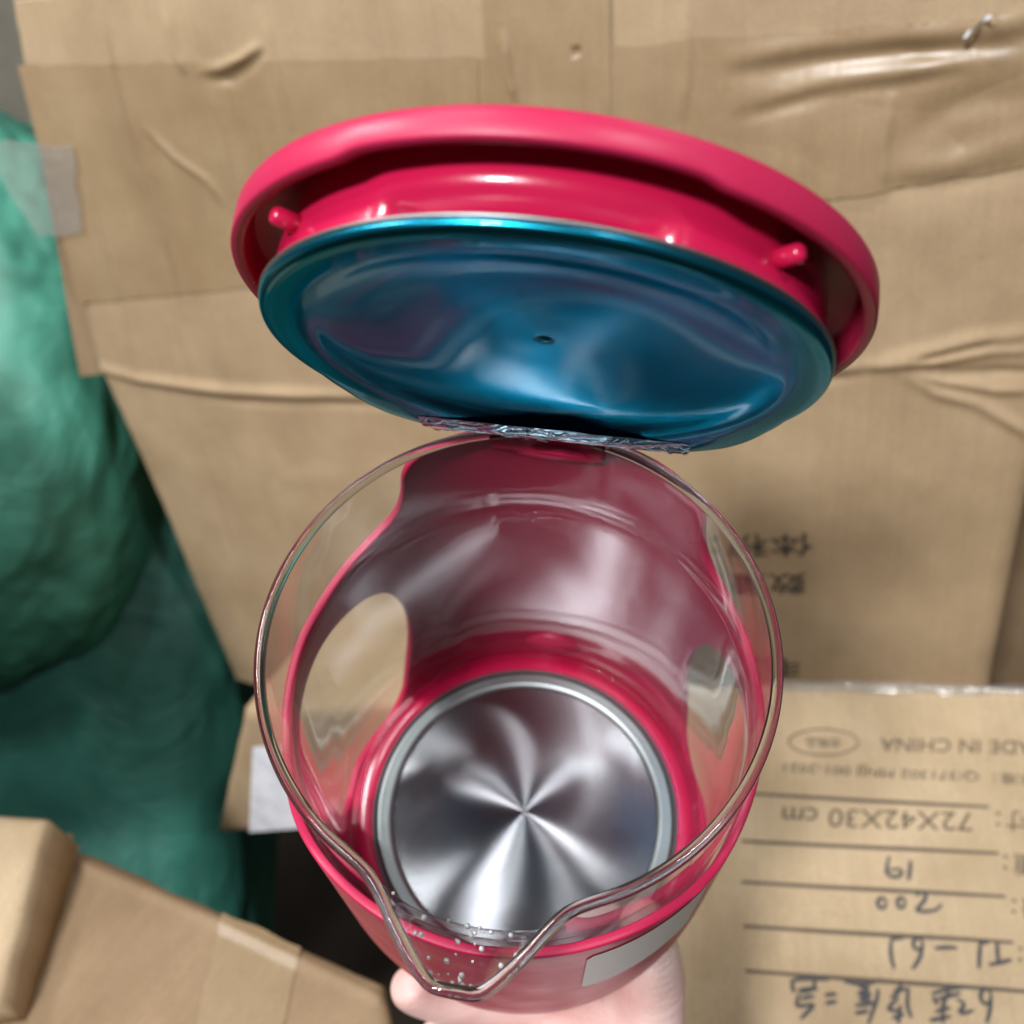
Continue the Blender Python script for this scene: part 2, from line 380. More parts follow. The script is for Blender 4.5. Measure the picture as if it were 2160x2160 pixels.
# ------------------------------------------------------------------ the large carton behind
BIG = Face((1900, 1425), 64, (5500, 626, -2160), (444, 3550, 2160))
crease_l = [BIG.uv(*p) for p in [(190, 770), (300, 800), (500, 826), (800, 838), (1100, 835), (1500, 800), (1770, 778), (1850, 768)]]
ridges = [  # (polyline, height, width) in metres
    (crease_l, .0044, .0042),
    ([BIG.uv(*p) for p in [(200, 792), (500, 846), (800, 856), (1300, 845), (1770, 796), (1870, 785)]], -.0028, .003),
    ([BIG.uv(*p) for p in [(1850, 768), (1960, 742), (2070, 715), (2200, 700)]], .004, .0045),
    ([BIG.uv(*p) for p in [(1850, 772), (1960, 765), (2090, 742), (2240, 735)]], .0035, .003),
    ([BIG.uv(*p) for p in [(1870, 768), (2000, 790), (2120, 785), (2240, 790)]], -.003, .003),
    ([BIG.uv(*p) for p in [(1880, 775), (1980, 830), (2060, 850), (2160, 905), (2260, 990)]], .0028, .0035),
    ([BIG.uv(*p) for p in [(1900, 772), (1990, 802), (2100, 822), (2250, 820)]], .003, .003),
    ([BIG.uv(*p) for p in [(1930, 760), (2010, 742), (2110, 722)]], -.003, .002),
    # soft folds in the upper right
    ([BIG.uv(*p) for p in [(1540, 122), (1700, 105), (1900, 88), (2060, 70), (2200, 30)]], .0032, .006),
    ([BIG.uv(*p) for p in [(1560, 155), (1700, 130), (1900, 105), (2080, 100), (2200, 78)]], -.003, .005),
    ([BIG.uv(*p) for p in [(1560, 215), (1750, 180), (1900, 155), (2000, 130), (2150, 100)]], .002, .005),
    ([BIG.uv(*p) for p in [(1530, 260), (1750, 195), (1900, 175), (2050, 150)]], -.002, .004),
    ([BIG.uv(*p) for p in [(1880, 360), (2000, 345), (2100, 310), (2200, 280)]], .0022, .006),
    ([BIG.uv(*p) for p in [(1880, 395), (2000, 385), (2200, 350)]], -.0018, .005),
    ([BIG.uv(*p) for p in [(1900, 300), (2000, 230), (2080, 210), (2200, 200)]], -.0014, .006),
    ([BIG.uv(*p) for p in [(1880, 190), (1868, 300), (1862, 430)]], .002, .003),
    # torn fold, upper left
    ([BIG.uv(*p) for p in [(410, 150), (470, 142), (505, 128), (540, 105), (560, 92)]], .0028, .003),
    ([BIG.uv(*p) for p in [(440, 172), (490, 165), (530, 135), (566, 100)]], -.0026, .003),
    # long upright wrinkles, left side
    ([BIG.uv(*p) for p in [(205, 0), (235, 150), (290, 350), (350, 520), (400, 700)]], .0022, .0024),
    ([BIG.uv(*p) for p in [(222, 0), (250, 150), (305, 350), (363, 520), (410, 690)]], -.0018, .0022),
    ([BIG.uv(*p) for p in [(345, 0), (375, 110), (400, 160)]], .0018, .003),
    ([BIG.uv(*p) for p in [(150, 260), (200, 450), (235, 560), (275, 700)]], .0018, .0022),
    ([BIG.uv(*p) for p in [(548, 0), (580, 130), (620, 280)]], .0018, .003),
    ([BIG.uv(*p) for p in [(440, 170), (470, 260), (500, 420)]], .0016, .0025),
    ([BIG.uv(*p) for p in [(300, 260), (370, 330), (440, 380), (490, 450)]], .0016, .003),
    ([BIG.uv(*p) for p in [(1060, 60), (1075, 160), (1090, 220)]], .002, .0025),
    ([BIG.uv(*p) for p in [(1440, 0), (1450, 120), (1440, 260)]], .0014, .003),
    ([BIG.uv(*p) for p in [(1215, 95), (1218, 112), (1222, 118)]], -.003, .002),
    ([BIG.uv(*p) for p in [(540, 890), (600, 1010), (780, 1000)]], .0006, .008),
    ([BIG.uv(*p) for p in [(235, 830), (290, 960), (330, 1080)]], -.0012, .0018),
]
bounds = [(min(p.x for p in r[0]) - 4 * r[2], max(p.x for p in r[0]) + 4 * r[2], min(p.y for p in r[0]) - 4 * r[2], max(p.y for p in r[0]) + 4 * r[2]) for r in ridges]
crx0 = BIG.uv(1450, 400).x; cry0 = BIG.uv(1900, 720).y
def big_h(p):
    h = 0.0022 * noise.noise(Vector((p.x * 9, p.y * 9, 1.3))) + .0007 * noise.noise(Vector((p.x * 45, p.y * 22, 7.7)))
    c = max(0, min(1, (p.x - crx0) * 9)) * max(0, min(1, (p.y - cry0) * 12))
    if c > 0:
        h += c * (.0022 * abs(noise.noise(Vector((p.x * 9 + p.y * 5, p.y * 26, 3.1)))) + .0012 * abs(noise.noise(Vector((p.x * 30, p.y * 44, 5.1)))))
    h += .0005 * abs(noise.noise(Vector((p.x * 34, p.y * 9, 15))))
    for (poly, hh, w), b in zip(ridges, bounds):
        if b[0] < p.x < b[1] and b[2] < p.y < b[3]:
            d, u = seg_dist(p, poly, True); h += min(1, u / .25 + (.3 if w > .004 or hh > .003 else 0), (1 - u) / .25 + (.3 if w > .004 else 0)) * hh * math.exp(-(d / w) ** 2) * (.75 + .5 * noise.noise(Vector((p.x * 26, p.y * 26, hh * 900))))
    return h
BIG.h = big_h
big = empty('large_carton', BIG.M, 'large creased and taped cardboard carton standing behind the open kettle', 'carton')
def big_body():
    left = [BIG.uv(*p) for p in [(-30, -260), (12, 0), (52, 200), (112, 450), (205, 780), (345, 1100), (508, 1480), (630, 1760)]]
    right = [BIG.uv(*p) for p in [(2600, -260), (2560, 0), (2450, 400), (2260, 800), (2165, 1050), (2090, 1430), (2050, 1745)]]
    left.sort(key=lambda p: p.y); right.sort(key=lambda p: p.y)
    y0 = max(left[0].y, right[0].y); y1 = min(left[-1].y, right[-1].y)
    kl = [(p.y, p.x) for p in left]; kr = [(p.y, p.x) for p in right]
    NX, NY = 460, 440; V, Fc = [], []; xm = BIG.uv(2200, 300).x
    for j in range(NY + 1):
        y = y0 + (y1 - y0) * j / NY; xl = lerp_keys(kl, y); xr = lerp_keys(kr, y)
        xl += .0012 * noise.noise(Vector((0, y * 60, 4)))
        for i in range(NX + 1):
            f = i / NX; xs_ = min(xm, xl + (xr - xl) * .93); x = xl + (xs_ - xl) * f / .93 if f < .93 else xs_ + (xr - xs_) * (f - .93) / .07; e = min(x - xl, xr - x)
            z = big_h(Vector((x, y))) - .006 * math.exp(-e / .004)
            V.append((x, y, z))
    for j in range(NY):
        for i in range(NX):
            a = j * (NX + 1) + i; Fc.append((a, a + 1, a + NX + 2, a + NX + 1))
    # sides running back 0.36 m
    n0 = len(V); dep = -.36
    Lf = [j * (NX + 1) for j in range(NY + 1)]; Rt = [j * (NX + 1) + NX for j in range(NY + 1)]
    loop = [i for i in range(NX + 1)] + [r for r in Rt[1:]] + [NY * (NX + 1) + i for i in range(NX - 1, -1, -1)] + [l for l in Lf[-2:0:-1]]
    for k in loop: V.append((V[k][0], V[k][1], dep))
    m = len(loop)
    for k in range(m): Fc.append((loop[k], loop[(k + 1) % m], n0 + (k + 1) % m, n0 + k))
    Fc.append(tuple(n0 + k for k in range(m)))
    mesh('carton_body', V, Fc, M['card'], big)
big_body()
# brown tape: one wide band across, one upright
patch(BIG, 'tape_strip', [(40, 138), (1010, 120), (1010, 560), (168, 640)], M['tape'], big, 260, 150, .0007, .0015)
patch(BIG, 'tape_strip', [(1016, 122), (2260, 20), (2260, 330), (1016, 560)], M['tape'], big, 280, 150, .0007, .0015)
patch(BIG, 'tape_strip', [(1012, -60), (1288, -60), (1290, 300), (1040, 300)], M['tape'], big, 80, 110, .0012, .001)
patch(BIG, 'clear_tape_strip', [(-40, 294), (160, 303), (180, 480), (90, 500)], M['clear_tape'], big, 40, 30, .003, .004)
patch(BIG, 'side_flap', [(-60, -300), (20, 40), (214, 800), (148, 806)], M['card_brown'], big, 8, 60, -.012)
text_on(BIG, big, '体积：', (1712, 1124), (1500, 1130), 50, M['ink'])
text_on(BIG, big, '数量：', (1700, 1208), (1510, 1214), 46, M['ink'])
text_on(BIG, big, '毛重：', (1688, 1385), (1500, 1390), 44, M['ink'])
# strand of glossy tape torn loose, top right, and specks
V, Fc = [], []
for k in range(13):
    a = k / 12; p = BIG.uv(2036 + 72 * a, 68 - 52 * a); q = Vector((.0008, .0014)) * (1 + .7 * math.sin(a * 5))
    h = .007 + .004 * math.sin(a * 9)
    V += [(p.x - q.x, p.y - q.y, h), (p.x + q.x, p.y + q.y, h + .0016)]
for k in range(12): Fc.append((2 * k, 2 * k + 1, 2 * k + 3, 2 * k + 2))
mesh('loose_tape_edge', V, Fc, M['paper'], big)

# ------------------------------------------------------------------ carton with upside-down print, lower right
LOW = Face((1562, 1680), 57.8, (1, -.009, -.197), (-1.2, 7.0, -6.4))
low_r = [([LOW.uv(*p) for p in [(1600, 1452), (1900, 1450), (2200, 1462)]], .0025, .003)]
def low_h(p):
    h = .0022 * noise.noise(Vector((p.x * 10, p.y * 10, 4.3))) + .0004 * noise.noise(Vector((p.x * 40, p.y * 40, 2)))
    for poly, hh, w in low_r: h += hh * math.exp(-(seg_dist(p, poly) / w) ** 2)
    return h
LOW.h = low_h
low = empty('printed_carton', LOW.M, 'carton with upside down MADE IN CHINA print and handwritten numbers at lower right', 'carton')
def slab(face, root, quad, mat, depth, nx=90, ny=90, name='carton_body', lip=.004):
    q = [face.uv(*p) for p in quad]; V, Fc = [], []
    for j in range(ny + 1):
        for i in range(nx + 1):
            u, v = i / nx, j / ny
            p = (q[0] * (1 - u) + q[1] * u) * (1 - v) + (q[3] * (1 - u) + q[2] * u) * v
            e = min(min(u, 1 - u) * (q[1] - q[0]).length, min(v, 1 - v) * (q[3] - q[0]).length)
            p = p + Vector((noise.noise(Vector((p.x * 50, p.y * 50, 1))), noise.noise(Vector((p.x * 50, p.y * 50, 8))))) * (.0015 if e < 1e-6 else 0)
            V.append((p.x, p.y, face_h(face, p) - lip * math.exp(-e / .003)))
    for j in range(ny):
        for i in range(nx):
            a = j * (nx + 1) + i; Fc.append((a, a + 1, a + nx + 2, a + nx + 1))
    loop = [i for i in range(nx + 1)] + [j * (nx + 1) + nx for j in range(1, ny + 1)] + [ny * (nx + 1) + i for i in range(nx - 1, -1, -1)] + [j * (nx + 1) for j in range(ny - 1, 0, -1)]
    n0 = len(V); m = len(loop)
    for k in loop: V.append((V[k][0], V[k][1], -depth))
    for k in range(m): Fc.append((loop[k], loop[(k + 1) % m], n0 + (k + 1) % m, n0 + k))
    Fc.append(tuple(n0 + k for k in range(m)))
    return mesh(name, V, Fc, mat, root)
slab(LOW, low, [(1300, 1438), (2420, 1446), (2900, 2500), (1150, 2500)], M['card_light'], .28, 140, 120)
z7 = lambda p: (1560 + p[0] * .3934, 1400 + p[1] * .3934)
text_on(LOW, low, 'MADE IN CHINA', (2215, 1565), (1858, 1556), 29, M['faint_ink'])
text_on(LOW, low, '标准：Q/371302 MNJJ 001-2021', (2190, 1632), (1656, 1606), 29, M['faint_ink'])
text_on(LOW, low, '72X42X30 cm', (2050, 1716), (1652, 1702), 40, M['faint_ink'])
text_on(LOW, low, '合格品', (1774, 1558), (1700, 1556), 22, M['faint_ink'])
for b, x, y in (('尺寸：', 2105, 1712), ('毛重：', 2120, 1803), ('数量：', 2138, 1895), ('型号：', 2152, 1995)):
    text_on(LOW, low, b, (x + 120, y + 6), (x - 4, y), 44, M['faint_ink'])
strokes(LOW, low, [ell(1737, 1567, 73, 27, 30)], .0005, M['faint_ink'], 'printed_logo_ring')
for a, b in (((1586, 1675), (2085, 1705)), ((1564, 1774), (2105, 1803)), ((1564, 1860), (2119, 1894)), ((1568, 1953), (2136, 1990)), ((1572, 2047), (2230, 2098))):
    strokes(LOW, low, [[a, b]], .0011, M['faint_ink'], 'printed_rule', smooth=False)
hw = [[(915, 1058), (912, 1110), (904, 1166)], [(802, 1035), (792, 1080), (790, 1128), (835, 1147), (868, 1128), (852, 1104), (800, 1112)],
      [(1082, 1295), (1050, 1325), (1000, 1333), (950, 1325), (985, 1280), (997, 1246), (972, 1232), (945, 1250)], ell(866, 1285, 20, 28), ell(762, 1286, 22, 28),
      [(1378, 1500), (1380, 1550), (1386, 1610)], [(1335, 1620), (1400, 1606), (1457, 1590)], [(1290, 1500), (1284, 1570), (1280, 1640)], [(1272, 1497), (1300, 1500), (1330, 1502)],
      [(1045, 1530), (1100, 1526), (1165, 1528)], ell(955, 1505, 24, 30), [(982, 1500), (965, 1580), (925, 1640)], [(812, 1485), (812, 1560), (828, 1636)], [(810, 1480), (845, 1474), (882, 1470)],
      [(275, 1700), (340, 1688), (480, 1692)], [(280, 1700), (284, 1730), (292, 1762)], [(402, 1690), (395, 1740), (330, 1762)], [(312, 1752), (360, 1742), (420, 1742)],
      [(322, 1770), (310, 1830), (400, 1822)], [(330, 1797), (365, 1786), (400, 1782)], [(402, 1828), (370, 1860), (328, 1902)], [(458, 1777), (490, 1770), (522, 1770)], [(464, 1822), (490, 1812), (522, 1810)],
      [(560, 1702), (640, 1716), (700, 1712), (762, 1690)], [(640, 1730), (692, 1740), (640, 1768), (702, 1770), (648, 1800), (704, 1800)], [(620, 1830), (670, 1826), (722, 1815)], [(742, 1740), (736, 1800), (690, 1932)], [(620, 1872), (655, 1866), (692, 1860)],
      [(862, 1708), (852, 1760), (808, 1792)], [(828, 1752), (865, 1746), (902, 1746)], [(906, 1740), (900, 1830), (922, 1902)], [(852, 1790), (800, 1850), (872, 1862)], [(862, 1830), (852, 1932)], [(820, 1902), (850, 1890), (882, 1880)],
      [(1030, 1772), (1120, 1748), (1205, 1738)], [(1060, 1802), (1120, 1786), (1182, 1770)], [(1038, 1788), (1048, 1810), (1062, 1832)], [(1122, 1760), (1092, 1830), (1090, 1932)], [(1018, 1916), (1070, 1906), (1132, 1894)], [(1050, 1870), (1090, 1855), (1130, 1850)],
      [(1165, 1800), (1202, 1830), (1180, 1870), (1212, 1876), (1252, 1860)], ell(1318, 1788, 28, 40), [(1346, 1788), (1340, 1860), (1322, 1932)]]
strokes(LOW, low, hw, .0010, M['marker'], 'handwriting', z7)
patch(LOW, 'tape_strip', [(1610, 1441), (2240, 1447), (2250, 1468), (1640, 1462)], M['clear_tape'], low, 40, 6, .0012, .002)

# ------------------------------------------------------------------ carton under the large one, with a white label (left of the kettle)
UND = Face((500, 1620), 66, (5500, 626, -2160), (444, 3550, 2160))
und = empty('labelled_carton', UND.M, 'small brown carton with a white paper label left of the kettle rim', 'carton')
slab(UND, und, [(512, 1500), (1000, 1470), (1000, 1735), (455, 1762)], M['card'], .20, 60, 30)
patch(UND, 'paper_label', [(536, 1572), (628, 1564), (634, 1744), (528, 1752)], M['paper'], und, 10, 10, .0016)
V, Fc = [], []
strokes(UND, und, [[(548, 1650), (575, 1647), (610, 1650)], [(546, 1700), (580, 1696), (640, 1690)], [(560, 1670), (590, 1668)]], .0007, M['faint_ink'], 'printed_text')

# ------------------------------------------------------------------ two cartons at the lower left
FL = Face((460, 1920), 52, (.88, .30, -.30), (-.30, .62, -.80))
FL.d = (Vector((-.42, .55, -.72)) - FL.r * Vector((-.42, .55, -.72)).dot(FL.r)).normalized()
FL.h = lambda p: .003 * noise.noise(Vector((p.x * 9, p.y * 9, 8))) + .0018 * math.exp(-((seg_dist(p, fl_fold)) / .003) ** 2)
fl_fold = [FL.uv(*p) for p in [(150, 1815), (460, 1945), (800, 2105)]]
fl = empty('taped_carton', FL.M, 'brown carton with rough folded edge at the lower left below the green sacks', 'carton')
slab(FL, fl, [(128, 1772), (812, 2072), (900, 2560), (-260, 2700)], M['card_brown'], .30, 110, 90)
patch(FL, 'tape_strip', [(470, 1925), (635, 1998), (560, 2330), (380, 2300)], M['tape'], fl, 30, 40, .0006, .001)
FA = Face((40, 1800), 50, (.95, .10, -.28), (-.2, .75, -.62))
fa = empty('corner_carton', FA.M, 'pale carton corner cut off by the bottom left edge of the picture', 'carton')
slab(FA, fa, [(-300, 1690), (96, 1722), (-10, 2120), (-420, 2200)], M['card_light'], .035, 50, 50)
# torn paper fibres at the corner between them
bm = bmesh.new()
for k in range(14):
    a = random.random(); p = FL.uv(112 + 34 * random.random(), 1772 + 80 * a); l = .003 + .005 * random.random(); q = random.uniform(-1.2, 1.9); z = random.uniform(-.004, .006)
    w = .0012
    b = [(p.x, p.y, z), (p.x + w, p.y, z + .001), (p.x + w + l * math.cos(q), p.y + l * math.sin(q), z + .003), (p.x + l * math.cos(q) - w, p.y + l * math.sin(q), z + .004)]
    bm.faces.new([bm.verts.new(v) for v in b])
me = bpy.data.meshes.new('torn_edge'); bm.to_mesh(me); bm.free()
o = link('torn_edge', me, M['card'], fl, False); o['kind'] = 'stuff'

# carton far left, behind the sacks
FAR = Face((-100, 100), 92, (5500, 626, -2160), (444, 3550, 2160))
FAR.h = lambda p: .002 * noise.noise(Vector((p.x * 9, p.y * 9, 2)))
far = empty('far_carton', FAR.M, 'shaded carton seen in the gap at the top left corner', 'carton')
slab(FAR, far, [(-900, -400), (120, -520), (200, 330), (-700, 330)], M['card_shaded'], .3, 40, 40)
RR = Face((2140, 1200), 78, (5500, 626, -2160), (444, 3550, 2160))  # brown face put in to stand for the shadow beside the large carton
RR.h = lambda p: .003 * noise.noise(Vector((p.x * 9, p.y * 9, 6)))
rr_ = empty('shadow_fill_carton', RR.M, 'brown carton added for the shadow in the gap right of the large carton', 'carton')
slab(RR, rr_, [(1700, 700), (2800, 600), (2800, 1560), (1700, 1640)], M['card_brown'], .25, 40, 40)

# unseen carton added left of the frame to keep the hall lamp off the sacks
SH = Face((1080, 1080), 1, (1, 0, 0), (444, 3550, 2160))
def loose_box(name, c, size, mat, label, rz=0):
    o0 = W(*c); bm = bmesh.new(); bmesh.ops.create_cube(bm, size=1)
    for v in bm.verts: v.co = Vector((v.co.x * size[0], v.co.y * size[1], v.co.z * size[2]))
    bmesh.ops.bevel(bm, geom=bm.edges[:], offset=.003, segments=2, affect='EDGES')
    me = bpy.data.meshes.new(name); bm.to_mesh(me); bm.free()
    o = link(name, me, mat, None, False); o.location = o0; o.rotation_euler = (0, 0, rz); return tag(o, label, 'carton')
loose_box('added_shade_carton', (-55, 5, 50), (.36, .30, .20), M['card_brown'], 'brown carton added beyond the left edge of the picture to shade the sacks', .3)

# ------------------------------------------------------------------ green sacks
def sack(name, c, rx, ry, rz, mat, label, seed, roll=0.0, fold=.10, ex=.62):
    V, Fc = [], []; NU, NV = 220, 150
    for j in range(NV + 1):
        v = PI * j / NV - PI / 2
        for i in range(NU):
            u = 2 * PI * i / NU
            f = lambda w, e: math.copysign(abs(w) ** e, w)
            x = f(math.cos(v), ex) * f(math.cos(u), ex + .08); y = f(math.sin(v), ex); z = f(math.cos(v), ex) * f(math.sin(u), ex + .08)
            q = Vector((x, y, z)); n = noise.fractal(q * 1.6 + Vector((seed, 0, 0)), .8, 2, 4); w = abs(noise.noise(Vector((q.x * 3 + seed, q.y * 1.2, q.z * 3))))
            w2 = abs(noise.noise(Vector((q.x * 4 + q.y * 3, q.y * 4, q.z * 4 + seed)))); s = 1 + fold * .55 * n - fold * .5 * max(0, .35 - w) - fold * .28 * max(0, .3 - w2)
            x, y, z = x * s * rx, y * s * ry, z * s * rz
            V.append((x * math.cos(roll) - y * math.sin(roll), x * math.sin(roll) + y * math.cos(roll), z))
    for j in range(NV):
        for i in range(NU):
            a = j * NU + i; b = j * NU + (i + 1) % NU; Fc.append((a, b, b + NU, a + NU))
    P = [W(c[0] + v[0], c[1] + v[1], c[2] + v[2]) for v in V]; o0 = W(*c)
    o = mesh(name, [p - o0 for p in P], Fc, mat); o.location = o0
    bm = bmesh.new(); bm.from_mesh(o.data); bmesh.ops.remove_doubles(bm, verts=bm.verts, dist=1e-5); bm.to_mesh(o.data); bm.free()
    return tag(o, label, 'sack', 'green woven sacks stacked left of the cartons')
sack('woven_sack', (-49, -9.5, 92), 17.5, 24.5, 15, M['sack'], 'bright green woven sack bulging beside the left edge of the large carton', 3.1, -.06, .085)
sack('woven_sack', (-50, 26, 102), 25.5, 29, 14, M['sack_shaded'], 'shaded green woven sack lying beneath the bright green one', 9.7, 0, .06, .42)

# ------------------------------------------------------------------ the kettle
KC = Vector((.124, 3.064, 24.185)); KN = Vector((.026, .611, 1)).normalized(); az = math.radians(8.5)
KS = Vector((-math.sin(az), math.cos(az), 0)); KS = (KS - KN * KS.dot(KN)).normalized()
HB = 17.4
kz = -D(KN); ky = -D(KS); kx = ky.cross(kz); kb = W(*(KC + KN * HB))
KM = Matrix(((kx.x, ky.x, kz.x, kb.x), (kx.y, ky.y, kz.y, kb.y), (kx.z, ky.z, kz.z, kb.z), (0, 0, 0, 1)))
ket = empty('electric_kettle', KM, 'open glass kettle in a pink plastic shell held over the cartons', 'kettle')
cm = .01
# local: z up from base, rim at z = HB cm; +y = hinge side; angle th measured from the spout (-y), positive towards picture left
KT = KN.cross(KS); sgn = 1 if D(KT).dot(kx) > 0 else -1
def kp(th, r, zd):          # th degrees from the spout, r cm, zd cm below the rim
    a = math.radians(th); return Vector((sgn * r * math.sin(a), -r * math.cos(a), HB - zd)) * cm
def wall(zd): return 6.2 + .25 * max(0, min(zd / 14, 1))
def spout(th, zd):
    d = ((th + 1.5 + 180) % 360) - 180; d = d * .87 if d > 0 else -d
    keys = [(0, 1.58), (3.2, 1.56), (5, 1.38), (8, 1.08), (11, .76), (15, .34), (18.5, .06), (21, 0), (180, 0)]
    f = max(0, 1 - zd / 2.6); f = f * f * (3 - 2 * f) if f < 1 else 1
    return sk_(d) * f ** .9
SPK = [tuple(v) for v in catmull([Vector(p) for p in [(0, 1.58), (3.0, 1.57), (5, 1.42), (8, 1.08), (11, .74), (14, .42), (17, .18), (20, .05), (24, .0), (30, 0)]], 8, False)]
def sk_(d): return lerp_keys(SPK, d) if d < 30 else 0
def rimdrop(th):
    d = abs(((th + 1.5 + 180) % 360) - 180); return -.10 * math.exp(-(d / 7) ** 2)
def glass_wall():
    N = 360; zs = [0, .12, .3, .55, .85, 1.2, 1.6, 2.0, 2.5, 2.9, 3.15, 3.35, 3.55, 3.75, 3.95, 4.15, 4.4, 4.8, 5.5, 7, 9, 11, 13, 14.2, 14.9]
    V, Fc = [], []
    prof = [(z, 0) for z in zs] + [(z, 1) for z in reversed(zs)]
    n = len(prof)
    for i in range(N):
        th = -180 + 360 * i / N
        for z, inn in prof:
            r = wall(z) - .06 + spout(th, z) - (.20 if inn else 0)
            r += .055 * math.exp(-((z - 3.65) / .28) ** 2)
            if z > 13.5: r -= (z - 13.5) ** 2 * .12
            V.append(kp(th, r, z + rimdrop(th) * max(0, 1 - z)))
    for i in range(N):
        i2 = (i + 1) % N
        for j in range(n): Fc.append((i * n + j, i * n + (j + 1) % n, i2 * n + (j + 1) % n, i2 * n + j))
    return mesh('glass_jug', V, Fc, M['glass_wall'], ket)
glass = glass_wall()
ring = [kp(-180 + i, wall(0) - .14 + spout(-180 + i, 0), rimdrop(-180 + i) - .02) for i in range(360)]
tube('glass_rim', ring, .00142, M['glass'], glass, closed=True, seg=16)
# droplets caught in the spout
bm = bmesh.new()
for k in range(34):
    th = random.gauss(-1.5, 5.5); zd = random.uniform(.25, 2.4); r = wall(zd) - .27 + spout(th, zd); s = random.uniform(.0003, .0008)
    bmesh.ops.create_icosphere(bm, subdivisions=1, radius=s, matrix=Matrix.Translation(kp(th, r, zd)))
me = bpy.data.meshes.new('water_droplets'); bm.to_mesh(me); bm.free(); o = link('water_droplets', me, M['drop'], glass); o['kind'] = 'stuff'

# pink shell with its two side windows, cut from an unrolled sheet
top_keys = [(0, 2.95), (15, 2.9), (28, 3.0), (40, 3.3), (52, 4.0), (62, 4.6), (70, 4.75), (82, 4.4), (97, 4.0), (108, 3.9), (121, 3.55), (129, 3.25), (134, 2.95), (137, 2.5), (138.6, 1.9), (139.6, 1.2), (142, .72), (147, .42), (156, .25), (180, .2)]
win = [(74.5, 10), (74, 8), (75.5, 6.7), (80, 5.95), (88, 5.65), (100, 5.55), (112, 5.75), (122, 6.15), (128.5, 7.0), (132, 8.8), (131.5, 10.8), (128, 13), (123.5, 14.6), (115, 15.3), (104, 15.1), (94, 14.9), (84, 14.95), (77.5, 14.2), (75.2, 12.2)]
SX = .108                        # cm per degree
def shell():
    tp = catmull([Vector((a, b)) for a, b in top_keys], 6, False)
    tl = [Vector((-p.x, p.y)) for p in reversed(tp)][:-1] + tp
    outer = [Vector((p.x * SX, p.y)) for p in tl] 
    zb = 16.9
    bot = [Vector((180 * SX * (1 - 2 * k / 120), zb)) for k in range(121)]
    lefts = [Vector((-180 * SX, zb + (.2 - zb) * k / 40)) for k in range(1, 40)]
    rights = [Vector((180 * SX, .2 + (zb - .2) * k / 40)) for k in range(1, 40)]
    loop = outer + rights + bot + lefts
    w1 = [Vector((p.x * SX, p.y)) for p in catmull([Vector(p) for p in win], 8)]
    w2 = [Vector((-p.x, p.y)) for p in w1]
    def inside(p, L):
        c = False; n = len(L); j = n - 1
        for i in range(n):
            a, b = L[i], L[j]
            if (a.y > p.y) != (b.y > p.y) and p.x < (b.x - a.x) * (p.y - a.y) / (b.y - a.y) + a.x: c = not c
            j = i
        return c
    P = list(loop); E = [(k, (k + 1) % len(loop)) for k in range(len(loop))]
    for L in (w1, w2):
        n0 = len(P); P += L; E += [(n0 + k, n0 + (k + 1) % len(L)) for k in range(len(L))]
    dom = lambda p: inside(p, loop) and not inside(p, w1) and not inside(p, w2)
    ed = P[:]
    for i in range(-88, 89):
        for j in range(1, 46):
            p = Vector((i / 88 * 180 * SX * .998, .2 + j * .367))
            if dom(p) and min((p - e).length_squared for e in ed[::1] if abs(p.x - e.x) < .3) > .02 if any(abs(p.x - e.x) < .3 for e in ed) else dom(p): P.append(p)
    vs, es, fs, *_ = delaunay_2d_cdt(P, E, [], 0, 1e-6)
    F2 = []
    for f in fs:
        cc = sum((vs[i] for i in f), Vector((0, 0))) / len(f)
        if dom(cc): F2.append(tuple(f))
    V = []
    for v in vs:
        th = v.x / SX; z = v.y; r = wall(z) + .035
        if z > 12: r -= .42 * ((z - 12) / 4.9) ** 1.7
        V.append(kp(th, r, z))
    me = bpy.data.meshes.new('pink_shell'); me.from_pydata(V, [], F2); me.update()
    bm = bmesh.new(); bm.from_mesh(me)
    bmesh.ops.delete(bm, geom=[v for v in bm.verts if not v.link_faces], context='VERTS')
    bmesh.ops.remove_doubles(bm, verts=bm.verts, dist=2e-5)
    bmesh.ops.recalc_face_normals(bm, faces=bm.faces)
    s = sum(f.normal.dot(f.calc_center_median() * Vector((1, 1, 0))) for f in bm.faces)
    if s < 0: bmesh.ops.reverse_faces(bm, faces=bm.faces)
    bm.to_mesh(me); bm.free()
    o = link('pink_shell', me, M['pink'], ket)
    mod(o, 'SOLIDIFY', thickness=.0024, offset=1)
    mod(o, 'BEVEL', width=.0005, segments=2, limit_method='ANGLE', angle_limit=math.radians(50))
    return o
sh = shell()
# base of the shell, floor ring seen through the glass, plate
lathe('shell_base', [(0.0001 * cm, 0), (5.5 * cm, 0), (6.05 * cm, .12 * cm), (6.26 * cm, .36 * cm), (6.27 * cm, .52 * cm), (5.9 * cm, .6 * cm), (0.0001 * cm, .62 * cm)], M['pink'], ket, 128)
zp = (HB - 14.84)
lathe('floor_ring', [(5.1 * cm, (zp - .15) * cm), (5.42 * cm, (zp + .02) * cm), (5.7 * cm, (zp + .05) * cm), (6.0 * cm, (zp - .06) * cm), (6.3 * cm, (zp - .25) * cm), (6.42 * cm, (zp - .5) * cm)], M['pink_gloss'], ket, 160)
lathe('heating_plate', [(0.0002 * cm, zp * cm), (1 * cm, zp * cm), (2 * cm, zp * cm), (3 * cm, zp * cm), (4 * cm, zp * cm), (4.60 * cm, zp * cm), (4.64 * cm, zp * cm), (4.68 * cm, zp * cm), (4.72 * cm, zp * cm)], M['brushed'], ket, 200)
